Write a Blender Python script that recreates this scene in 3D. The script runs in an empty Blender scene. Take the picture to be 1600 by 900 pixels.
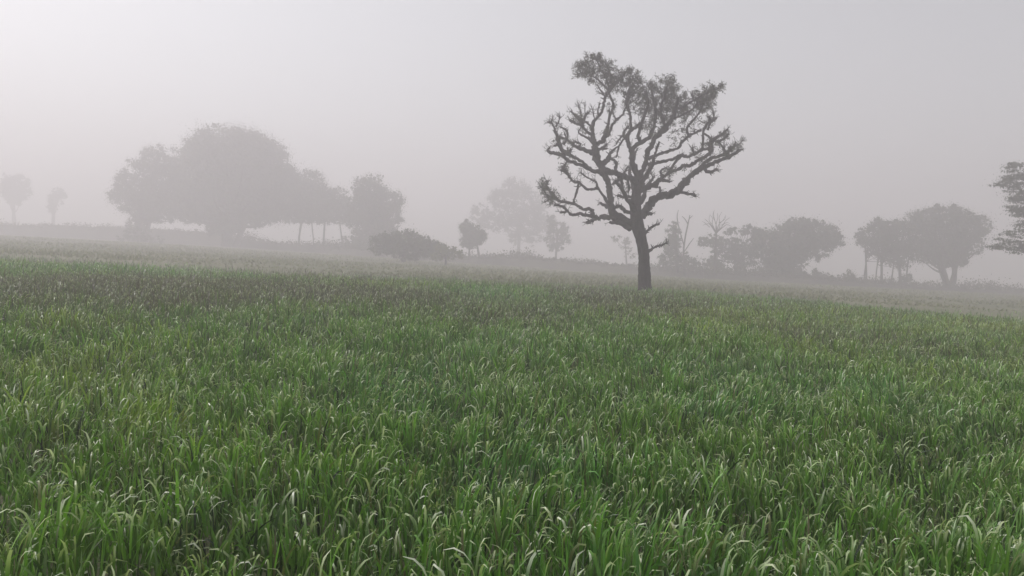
import bpy, math, random
import numpy as np
from mathutils import Vector, Matrix

random.seed(7)
RNG = np.random.default_rng(11)
rad = math.radians
scene = bpy.context.scene
COL = scene.collection

# ------------------------------------------------------------------ camera
W0, H0, F0 = 1600.0, 900.0, 1256.0          # reference frame size and focal length in its pixels
PITCH, ROLL, EYE = rad(-2.35), rad(1.7), 1.62
cp, sp = math.cos(PITCH), math.sin(PITCH)
fwd = Vector((0, cp, sp))
up0 = Vector((0, -sp, cp))
rt0 = Vector((1, 0, 0))
up = up0 * math.cos(ROLL) - rt0 * math.sin(ROLL)
rt = rt0 * math.cos(ROLL) + up0 * math.sin(ROLL)
CAM = Vector((0, 0, EYE))
cam_data = bpy.data.cameras.new('camera')
cam = bpy.data.objects.new('camera', cam_data)
COL.objects.link(cam)
cam.matrix_world = Matrix(((rt.x, up.x, -fwd.x, CAM.x), (rt.y, up.y, -fwd.y, CAM.y),
                           (rt.z, up.z, -fwd.z, CAM.z), (0, 0, 0, 1)))
cam_data.sensor_width = 36.0
cam_data.lens = 36.0 * F0 / W0
cam_data.clip_start = 0.05
cam_data.clip_end = 3000
scene.camera = cam

# ------------------------------------------------------------------ sky, sun, exposure
SUN_AZ, SUN_EL = rad(-62), rad(44)
world = bpy.data.worlds.new('World')
scene.world = world
world.use_nodes = True
nt = world.node_tree
nt.nodes.clear()
sky = nt.nodes.new('ShaderNodeTexSky')
sky.sky_type = 'NISHITA'
sky.sun_disc = False
sky.sun_elevation = SUN_EL
sky.sun_rotation = SUN_AZ
sky.air_density = 1.0
sky.dust_density = 2.0
sky.ozone_density = 1.0
hs = nt.nodes.new('ShaderNodeHueSaturation')
hs.inputs['Saturation'].default_value = 0.22
bg = nt.nodes.new('ShaderNodeBackground')
bg.inputs['Strength'].default_value = 0.10
wo = nt.nodes.new('ShaderNodeOutputWorld')
nt.links.new(sky.outputs[0], hs.inputs['Color'])
nt.links.new(hs.outputs[0], bg.inputs['Color'])
nt.links.new(bg.outputs[0], wo.inputs['Surface'])

sun_data = bpy.data.lights.new('sun', 'SUN')
sun_data.energy = 1.5
sun_data.angle = rad(14)
sun_data.color = (1.0, 0.94, 0.945)
sun = bpy.data.objects.new('sun', sun_data)
COL.objects.link(sun)
sd = Vector((math.sin(SUN_AZ) * math.cos(SUN_EL), math.cos(SUN_AZ) * math.cos(SUN_EL), math.sin(SUN_EL)))
sun.rotation_euler = sd.to_track_quat('Z', 'Y').to_euler()
sun.location = sd * 300

scene.view_settings.view_transform = 'Standard'
scene.view_settings.look = 'None'
scene.view_settings.gamma = 1.0
scene.view_settings.exposure = 0.60
scene.view_settings.use_curve_mapping = False

scene.render.engine = 'CYCLES'
cy = scene.cycles
cy.max_bounces = 8
cy.diffuse_bounces = 3
cy.glossy_bounces = 2
cy.transmission_bounces = 4
cy.volume_bounces = 3
cy.caustics_reflective = False
cy.caustics_refractive = False
cy.use_denoising = True

HAZE_DENSITY = 0.0090
HAZE_COLOR = (0.968, 0.934, 0.957, 1)
HAZE_ANISO = 0.30

# ------------------------------------------------------------------ helpers
def gz(x, y):
    """height of the ground: gently falling to the right"""
    return -0.0297 * 200.0 * np.tanh(np.asarray(x) / 200.0) + 0.10 * np.sin(np.asarray(x) * 0.05 + 1.0) * np.sin(np.asarray(y) * 0.04) * np.clip((np.asarray(y) - 15) / 40.0, 0, 1)

def at(px, py, d):
    """point at distance d along the view axis seen at reference position (px, py)"""
    return CAM + (fwd + rt * ((px - W0 / 2) / F0) + up * ((H0 / 2 - py) / F0)) * d

def ground_at(px, d):
    """point on the ground at distance d in image column px"""
    py = 450.0
    p = at(px, py, d)
    for _ in range(6):
        dz = float(gz(p.x, p.y)) - p.z
        py -= dz * F0 / d
        p = at(px, py, d)
    return p

def hash2(ix, iy, seed):
    h = (ix.astype(np.int64) * 374761393 + iy.astype(np.int64) * 668265263 + seed * 974711) & 0x7fffffff
    h = ((h ^ (h >> 13)) * 1274126177) & 0x7fffffff
    return ((h ^ (h >> 16)) & 0xffff) / 65535.0

def noise2(x, y, seed=0):
    ix, iy = np.floor(x), np.floor(y)
    fx, fy = x - ix, y - iy
    fx = fx * fx * (3 - 2 * fx)
    fy = fy * fy * (3 - 2 * fy)
    ix = ix.astype(np.int64); iy = iy.astype(np.int64)
    a = hash2(ix, iy, seed); b = hash2(ix + 1, iy, seed)
    c = hash2(ix, iy + 1, seed); d = hash2(ix + 1, iy + 1, seed)
    return (a * (1 - fx) + b * fx) * (1 - fy) + (c * (1 - fx) + d * fx) * fy

def mesh_np(name, verts, quads, mat, colors=None, smooth=True):
    """verts (n,3), quads (m,4) -> mesh"""
    me = bpy.data.meshes.new(name)
    n, m = len(verts), len(quads)
    me.vertices.add(n)
    me.vertices.foreach_set('co', np.ascontiguousarray(verts, dtype=np.float32).ravel())
    me.loops.add(m * 4)
    me.loops.foreach_set('vertex_index', np.ascontiguousarray(quads, dtype=np.int32).ravel())
    me.polygons.add(m)
    me.polygons.foreach_set('loop_start', np.arange(0, m * 4, 4, dtype=np.int32))
    me.polygons.foreach_set('loop_total', np.full(m, 4, dtype=np.int32))
    if smooth:
        me.polygons.foreach_set('use_smooth', np.ones(m, dtype=bool))
    if colors is not None:
        at_ = me.attributes.new('tint', 'FLOAT_COLOR', 'POINT')
        c4 = np.ones((n, 4), dtype=np.float32)
        c4[:, :3] = colors
        at_.data.foreach_set('color', c4.ravel())
    me.materials.append(mat)
    me.update(calc_edges=True)
    return me

def link(name, me, parent=None):
    o = bpy.data.objects.new(name, me)
    COL.objects.link(o)
    if parent is not None:
        o.parent = parent
    return o

def thing(name, label, cat, loc, group=None):
    o = bpy.data.objects.new(name, None)
    COL.objects.link(o)
    o.location = loc
    o.empty_display_size = 0.5
    o['label'] = label
    o['category'] = cat
    if group:
        o['group'] = group
    return o

# ------------------------------------------------------------------ materials
def new_mat(name):
    m = bpy.data.materials.new(name)
    m.use_nodes = True
    t = m.node_tree
    return m, t, t.nodes['Principled BSDF'], t.nodes['Material Output']

def leaf_material(name, rough, spec, trans, trans_tint=(1.1, 1.25, 0.6)):
    m, t, p, out = new_mat(name)
    a = t.nodes.new('ShaderNodeAttribute'); a.attribute_name = 'tint'
    t.links.new(a.outputs['Color'], p.inputs['Base Color'])
    p.inputs['Roughness'].default_value = rough
    p.inputs['Specular IOR Level'].default_value = spec
    tr = t.nodes.new('ShaderNodeBsdfTranslucent')
    mul = t.nodes.new('ShaderNodeMix'); mul.data_type = 'RGBA'; mul.blend_type = 'MULTIPLY'
    mul.inputs['Factor'].default_value = 1.0
    t.links.new(a.outputs['Color'], mul.inputs[6])
    mul.inputs[7].default_value = (*trans_tint, 1)
    t.links.new(mul.outputs[2], tr.inputs['Color'])
    mx = t.nodes.new('ShaderNodeMixShader')
    mx.inputs[0].default_value = trans
    t.links.new(p.outputs[0], mx.inputs[1])
    t.links.new(tr.outputs[0], mx.inputs[2])
    t.links.new(mx.outputs[0], out.inputs['Surface'])
    return m

M_WHEAT = leaf_material('wheat_leaf', 0.40, 0.5, 0.24)
M_LEAF = leaf_material('tree_leaf', 0.6, 0.3, 0.25)

def bark_material(name, c0, c1, scale):
    m, t, p, out = new_mat(name)
    tc = t.nodes.new('ShaderNodeTexCoord')
    mp = t.nodes.new('ShaderNodeMapping'); mp.inputs['Scale'].default_value = (scale, scale, scale * 0.3)
    n = t.nodes.new('ShaderNodeTexNoise'); n.inputs['Scale'].default_value = 1.0; n.inputs['Detail'].default_value = 8
    r = t.nodes.new('ShaderNodeValToRGB')
    r.color_ramp.elements[0].position = 0.32; r.color_ramp.elements[0].color = (*c0, 1)
    r.color_ramp.elements[1].position = 0.7; r.color_ramp.elements[1].color = (*c1, 1)
    b = t.nodes.new('ShaderNodeBump'); b.inputs['Strength'].default_value = 1.0; b.inputs['Distance'].default_value = 0.10
    t.links.new(tc.outputs['Object'], mp.inputs[0]); t.links.new(mp.outputs[0], n.inputs[0])
    t.links.new(n.outputs['Fac'], r.inputs[0]); t.links.new(r.outputs[0], p.inputs['Base Color'])
    t.links.new(n.outputs['Fac'], b.inputs['Height']); t.links.new(b.outputs[0], p.inputs['Normal'])
    p.inputs['Roughness'].default_value = 0.9
    p.inputs['Specular IOR Level'].default_value = 0.2
    return m

M_BARK = bark_material('dark_bark', (0.016, 0.013, 0.0135), (0.055, 0.044, 0.042), 9.0)
M_FARBARK = bark_material('brown_bark', (0.04, 0.032, 0.028), (0.10, 0.085, 0.07), 4.0)

def ground_material():
    m, t, p, out = new_mat('field_ground')
    tc = t.nodes.new('ShaderNodeTexCoord')
    n1 = t.nodes.new('ShaderNodeTexNoise'); n1.inputs['Scale'].default_value = 0.06; n1.inputs['Detail'].default_value = 6
    n2 = t.nodes.new('ShaderNodeTexNoise'); n2.inputs['Scale'].default_value = 9.0; n2.inputs['Detail'].default_value = 8
    r1 = t.nodes.new('ShaderNodeValToRGB')
    r1.color_ramp.elements[0].position = 0.38; r1.color_ramp.elements[0].color = (0.14, 0.155, 0.08, 1)
    r1.color_ramp.elements[1].position = 0.66; r1.color_ramp.elements[1].color = (0.23, 0.22, 0.14, 1)
    r2 = t.nodes.new('ShaderNodeValToRGB')
    r2.color_ramp.elements[0].color = (0.45, 0.45, 0.45, 1); r2.color_ramp.elements[1].color = (1.3, 1.3, 1.3, 1)
    mul = t.nodes.new('ShaderNodeMix'); mul.data_type = 'RGBA'; mul.blend_type = 'MULTIPLY'; mul.inputs['Factor'].default_value = 1
    b = t.nodes.new('ShaderNodeBump'); b.inputs['Strength'].default_value = 0.6; b.inputs['Distance'].default_value = 0.08
    for n in (n1, n2):
        t.links.new(tc.outputs['Object'], n.inputs[0])
    t.links.new(n1.outputs['Fac'], r1.inputs[0]); t.links.new(n2.outputs['Fac'], r2.inputs[0])
    t.links.new(r1.outputs[0], mul.inputs[6]); t.links.new(r2.outputs[0], mul.inputs[7])
    t.links.new(mul.outputs[2], p.inputs['Base Color'])
    t.links.new(n2.outputs['Fac'], b.inputs['Height']); t.links.new(b.outputs[0], p.inputs['Normal'])
    p.inputs['Roughness'].default_value = 0.95
    p.inputs['Specular IOR Level'].default_value = 0.15
    return m
M_GROUND = ground_material()

def bank_material():
    m, t, p, out = new_mat('earth_bank')
    n = t.nodes.new('ShaderNodeTexNoise'); n.inputs['Scale'].default_value = 0.5; n.inputs['Detail'].default_value = 7
    tc = t.nodes.new('ShaderNodeTexCoord')
    r = t.nodes.new('ShaderNodeValToRGB')
    r.color_ramp.elements[0].position = 0.35; r.color_ramp.elements[0].color = (0.06, 0.05, 0.035, 1)
    r.color_ramp.elements[1].position = 0.65; r.color_ramp.elements[1].color = (0.085, 0.08, 0.045, 1)
    t.links.new(tc.outputs['Object'], n.inputs[0]); t.links.new(n.outputs['Fac'], r.inputs[0])
    t.links.new(r.outputs[0], p.inputs['Base Color'])
    p.inputs['Roughness'].default_value = 0.95
    return m
M_BANK = bank_material()

# ------------------------------------------------------------------ ground sheet
HALF = 620.0
gs = np.concatenate([np.linspace(-HALF, -160, 16)[:-1], np.linspace(-160, 160, 81), np.linspace(160, HALF, 16)[1:]])
gx, gy = np.meshgrid(gs, gs)
gv = np.stack([gx.ravel(), gy.ravel(), gz(gx.ravel(), gy.ravel())], 1)
ng = len(gs)
ii = np.arange(ng * ng).reshape(ng, ng)
gq = np.stack([ii[:-1, :-1].ravel(), ii[:-1, 1:].ravel(), ii[1:, 1:].ravel(), ii[1:, :-1].ravel()], 1)
g = link('ground', mesh_np('ground', gv, gq, M_GROUND))
g['kind'] = 'structure'

# ------------------------------------------------------------------ leaf cloud and tube builders
def leaf_quads(cent, size, aspect, rng, up_bias=0.0, hang=None):
    """random leaf quads (slightly folded diamonds are not needed at this size): (4n,3), (n,4)"""
    n = len(cent)
    d = rng.normal(size=(n, 3))
    if hang is not None:
        d = d * 0.55 + np.array(hang)[None, :]
    d /= np.linalg.norm(d, axis=1, keepdims=True)
    e = rng.normal(size=(n, 3))
    e[:, 2] += up_bias
    e -= (e * d).sum(1, keepdims=True) * d
    e /= np.linalg.norm(e, axis=1, keepdims=True)
    L = (size * rng.uniform(0.6, 1.4, n))[:, None]
    a = cent - d * L * 0.5
    b = cent + e * L * aspect * 0.5 - d * L * 0.08
    c = cent + d * L * 0.5
    f = cent - e * L * aspect * 0.5 - d * L * 0.08
    v = np.stack([a, b, c, f], 1).reshape(-1, 3)
    q = np.arange(4 * n).reshape(n, 4)
    return v, q

def tints(n, base, var, rng, per=4):
    b = np.array(base)[None, :] * (1 + rng.normal(size=(n, 1)) * var)
    b = b * (1 + rng.normal(size=(n, 3)) * var * 0.35)
    return np.repeat(np.clip(b, 0.005, 0.9), per, axis=0)

def catmull(P, k):
    P = np.asarray(P, float)
    if len(P) < 3:
        t = np.linspace(0, 1, k + 1)[:, None]
        return P[0] * (1 - t) + P[-1] * t
    Q = np.vstack([2 * P[0] - P[1], P, 2 * P[-1] - P[-2]])
    out = []
    for i in range(1, len(Q) - 2):
        p0, p1, p2, p3 = Q[i - 1], Q[i], Q[i + 1], Q[i + 2]
        for t in np.linspace(0, 1, k, endpoint=False):
            out.append(0.5 * (2 * p1 + (p2 - p0) * t + (2 * p0 - 5 * p1 + 4 * p2 - p3) * t * t + (3 * p1 - p0 - 3 * p2 + p3) * t ** 3))
    out.append(P[-1])
    return np.array(out)

def tube(pts, radii, sides, rng, knob=0.0, cap=True):
    pts = np.asarray(pts, float); radii = np.asarray(radii, float)
    n = len(pts)
    tang = np.gradient(pts, axis=0)
    tang /= np.linalg.norm(tang, axis=1, keepdims=True) + 1e-9
    ref = np.array([0.3, 1.0, 0.1])
    vs = []
    for i in range(n):
        u = np.cross(tang[i], ref); u /= np.linalg.norm(u) + 1e-9
        w = np.cross(tang[i], u)
        ang = np.arange(sides) * 2 * math.pi / sides
        rr = radii[i] * (1 + (rng.normal(size=sides) * knob if knob else 0))
        vs.append(pts[i] + np.outer(np.cos(ang) * rr, u) + np.outer(np.sin(ang) * rr, w))
    v = np.vstack(vs)
    q = []
    for i in range(n - 1):
        for j in range(sides):
            k = (j + 1) % sides
            q.append((i * sides + j, i * sides + k, (i + 1) * sides + k, (i + 1) * sides + j))
    if cap:
        v = np.vstack([v, pts[-1] + tang[-1] * radii[-1] * 0.5])
        e = len(v) - 1
        b0 = (n - 1) * sides
        for j in range(0, sides, 2):
            q.append((b0 + j, b0 + (j + 1) % sides, b0 + (j + 2) % sides, e))
    return v, np.array(q)

def join(parts):
    vs, qs, o = [], [], 0
    for v, q in parts:
        vs.append(v); qs.append(q + o); o += len(v)
    return np.vstack(vs), np.vstack(qs)

# ------------------------------------------------------------------ wheat crop (nobody could count it)
def build_wheat():
    rng = np.random.default_rng(3)
    bands = []   # (d0, d1, leaves per m2, segments, width, length factor)
    edges = [(1.7, 4.5, 1250, 7, 0.0120, 0.90), (4.5, 8.0, 960, 6, 0.0128, 0.90), (8.0, 13.0, 560, 4, 0.0155, 0.92),
             (13.0, 21.0, 290, 3, 0.021, 0.95), (21.0, 30.0, 165, 3, 0.028, 1.0), (30.0, 44.0, 85, 2, 0.038, 1.05), (44.0, 62.0, 24, 2, 0.06, 1.05)]
    T = math.tan(rad(37))
    allv, allq, allc, off = [], [], [], 0
    for (d0, d1, dens, seg, wid, lf) in edges:
        area = T * (d1 * d1 - d0 * d0)
        n = int(area * dens)
        y = np.sqrt(rng.uniform(d0 * d0, d1 * d1, n))
        x = rng.uniform(-T, T, n) * y
        edge = 31.0 + 0.25 * np.clip(x, -22, 8) - 0.45 * np.clip(x - 9, 0, 14) + 8.0 * (noise2(x * 0.10 + 3, y * 0.0 + 8, 31) - 0.5) + 6.0 * (noise2(x * 0.6, y * 0.6, 33) - 0.5)
        thin = np.clip(1 - (y - edge + 6) / 24.0, 0.0, 1) ** 2.0   # the crop thins out towards its far edge
        keep = rng.uniform(0, 1, n) < thin
        thin = thin[keep]
        x, y = x[keep], y[keep]
        n = len(x)
        # crop grows in loose tussocks: pull leaves towards tiller centres
        tx = np.round(x / 0.11 + rng.normal(size=n) * 0.15) * 0.11
        ty = np.round(y / 0.11 + rng.normal(size=n) * 0.15) * 0.11
        pull = rng.uniform(0.0, 0.55, n)
        hx = hash2((tx * 1000).astype(np.int64), (ty * 1000).astype(np.int64), 5) - 0.5
        hy = hash2((tx * 1000).astype(np.int64), (ty * 1000).astype(np.int64), 9) - 0.5
        x = x + (tx + hx * 0.1 - x) * pull
        y = y + (ty + hy * 0.1 - y) * pull
        big = noise2(x * 0.35 + 40, y * 0.35 + 11, 1) - 0.5
        mid = noise2(x * 2.6 + 7, y * 2.6 + 3, 2) - 0.5
        hue = noise2(x * 0.22 + 90, y * 0.16 + 70, 4)
        hue2 = noise2(x * 1.1 + 20, y * 0.9 + 55, 6)
        cx_, cy_ = np.floor(x / 0.15 + 0.5 * hx).astype(np.int64), np.floor(y / 0.15 + 0.5 * hy).astype(np.int64)
        tus = hash2(cx_, cy_, 17) - 0.5
        tus2 = hash2(cx_, cy_, 23)
        tuft = np.zeros(n)
        for (ux, uy, ur) in ((1.06, 3.95, .24), (-.28, 6.3, .26), (-2.25, 5.0, .3), (2.65, 6.3, .3), (-2.75, 4.7, .25), (3.6, 8.2, .35), (-5.2, 9.5, .4), (.9, 9.8, .35)):
            tuft = np.maximum(tuft, np.exp(-((x - ux) ** 2 + (y - uy) ** 2) / (ur * ur)))
        H = 0.49 + 0.08 * big + 0.20 * mid + 0.19 * tus + 0.09 * tuft      # local canopy height, tussock by tussock
        H = H * (0.35 + 0.65 * thin)
        L = rng.uniform(0.16, 0.30, n) * lf
        h0 = H - L * rng.uniform(0.45, 1.0, n) - np.abs(rng.normal(size=n)) * 0.05
        h0 = np.clip(h0, 0.03, None)
        az = rng.uniform(0, 2 * math.pi, n)
        # a light drift of the leaves towards +x
        lx = noise2(x * 1.8 + 31, y * 1.8 + 5, 51) - 0.5     # neighbouring leaves lean together
        ly = noise2(x * 1.8 + 77, y * 1.8 + 19, 52) - 0.5
        ddx, ddy = np.cos(az) + 0.12 + 2.2 * lx, np.sin(az) + 2.2 * ly
        nn = np.hypot(ddx, ddy) + 1e-6
        ddx, ddy = ddx / nn, ddy / nn
        th0 = rng.normal(rad(82), rad(8), n)                 # start steep
        kind = rng.uniform(0, 1, n)
        bend = np.where(kind < 0.45, rng.uniform(rad(5), rad(45), n),
                        np.where(kind < 0.8, rng.uniform(rad(50), rad(115), n), rng.uniform(rad(110), rad(190), n)))
        powr = np.where(kind < 0.45, 1.3, rng.uniform(3.0, 7.5, n))
        w = wid * rng.uniform(0.65, 1.3, n)
        z = gz(x, y) + h0
        s = np.linspace(0, 1, seg + 1)
        prof = np.clip(np.minimum(1.0, 0.75 + 1.2 * s) * np.power(np.clip(1 - s, 0, 1), 0.30), 0.10, None)
        twist0 = rng.normal(size=n) * 0.5
        twist1 = rng.normal(size=n) * 0.9
        P = np.zeros((n, seg + 1, 3)); P[:, 0] = np.stack([x, y, z], 1)
        V = np.zeros((n, seg + 1, 2, 3))
        for i in range(seg + 1):
            th = th0 - bend * s[i] ** powr
            tx_, ty_, tz_ = ddx * np.cos(th), ddy * np.cos(th), np.sin(th)
            if i:
                P[:, i] = P[:, i - 1] + np.stack([tx_, ty_, tz_], 1) * (L / seg)[:, None]
            a = twist0 + twist1 * s[i]
            sx, sy = -ddy, ddx
            nx, ny, nz = -ddx * np.sin(th), -ddy * np.sin(th), np.cos(th)
            side = np.stack([sx * np.cos(a) + nx * np.sin(a), sy * np.cos(a) + ny * np.sin(a), nz * np.sin(a)], 1)
            hw = (w * prof[i] * 0.5)[:, None]
            V[:, i, 0] = P[:, i] - side * hw
            V[:, i, 1] = P[:, i] + side * hw
        # leaf colour: mid green, bluish and yellowish plants, some dry tips
        base = np.array([0.095, 0.200, 0.023])
        yel = np.array([0.185, 0.262, 0.026])
        blu = np.array([0.074, 0.190, 0.044])
        dry = np.array([0.20, 0.17, 0.085])
        brown = np.array([0.105, 0.082, 0.062])
        f1 = np.clip((hue - 0.55) * 2.2 + (hue2 - 0.55) * 1.6 + (tus2 - 0.5) * 0.9 + tuft * 0.9 + rng.normal(size=n) * 0.22, 0, 1)[:, None]
        f2 = np.clip((0.38 - hue) * 2.2 + (0.42 - hue2) * 1.2 + rng.normal(size=n) * 0.2, 0, 1)[:, None]
        c = base * (1 - f1) + yel * f1
        c = c * (1 - f2) + blu * f2
        c *= np.clip(1 + rng.normal(size=(n, 1)) * 0.42 + (tus[:, None]) * 0.8, 0.2, 2.4)  # leaf tone varies; low tussocks darker, high ones lighter, painting in gap shade
        pn = noise2(x * 0.30 + 15, y * 0.20 + 44, 41)
        patch = np.clip(0.35 + (pn - 0.42) * 2.2, 0, 1) * np.clip((y - 8.5) / 5, 0, 1) * np.clip(1.0 - (x - 2) / 9, 0.18, 1)
        c = c * (1 - 0.62 * patch[:, None]) + np.array([0.088, 0.072, 0.056]) * (1 + rng.normal(size=(n, 1)) * .35) * 0.62 * patch[:, None]   # a browner, older stand at mid-left
        c = np.clip(c, 0.012, 1)
        isdry = (rng.uniform(0, 1, n) < 0.05 + 0.45 * patch)[:, None]
        c = np.where(isdry, c * 0.35 + np.where(patch[:, None] > 0.15, brown, dry) * 0.65, c)
        C = np.repeat(c[:, None, :], seg + 1, 1)
        # bent-over ends: pale underside plus the sky light they catch, painted in
        pale = np.where(kind > 0.45, 0.70, 0.12) * (0.55 + 0.9 * rng.uniform(0, 1, n))
        pale = np.where(rng.uniform(0, 1, n) < 0.62, pale, 0.0)[:, None]
        dew_glint = (0.9 * (rng.uniform(0, 1, n) < 0.11) * (kind > 0.45))[:, None]     # glints of dew on some ends, painted near-white
        for i in range(seg + 1):
            k = np.clip((s[i] - 0.42) / 0.38, 0, 1)
            C[:, i] = C[:, i] * (1 - pale * k) + np.array([0.58, 0.66, 0.38]) * pale * k
            C[:, i] = C[:, i] * (1 - dew_glint * k) + np.array([0.80, 0.84, 0.68]) * dew_glint * k
        C = np.repeat(C[:, :, None, :], 2, 2)
        m = (seg + 1) * 2
        idx = np.arange(n)[:, None] * m
        q = []
        for i in range(seg):
            q.append(np.stack([idx[:, 0] + 2 * i, idx[:, 0] + 2 * i + 1, idx[:, 0] + 2 * i + 3, idx[:, 0] + 2 * i + 2], 1))
        allq.append(np.concatenate(q) + off)
        allv.append(V.reshape(-1, 3)); allc.append(C.reshape(-1, 3))
        off += n * m
    v, q, c = np.concatenate(allv), np.concatenate(allq), np.concatenate(allc)
    print('wheat tris', len(q) * 2)
    o = link('wheat_crop', mesh_np('wheat_crop', v, q, M_WHEAT, c))
    o['kind'] = 'stuff'
    o['label'] = 'dense young green wheat filling the foreground field'
    o['category'] = 'wheat'
build_wheat()

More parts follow.
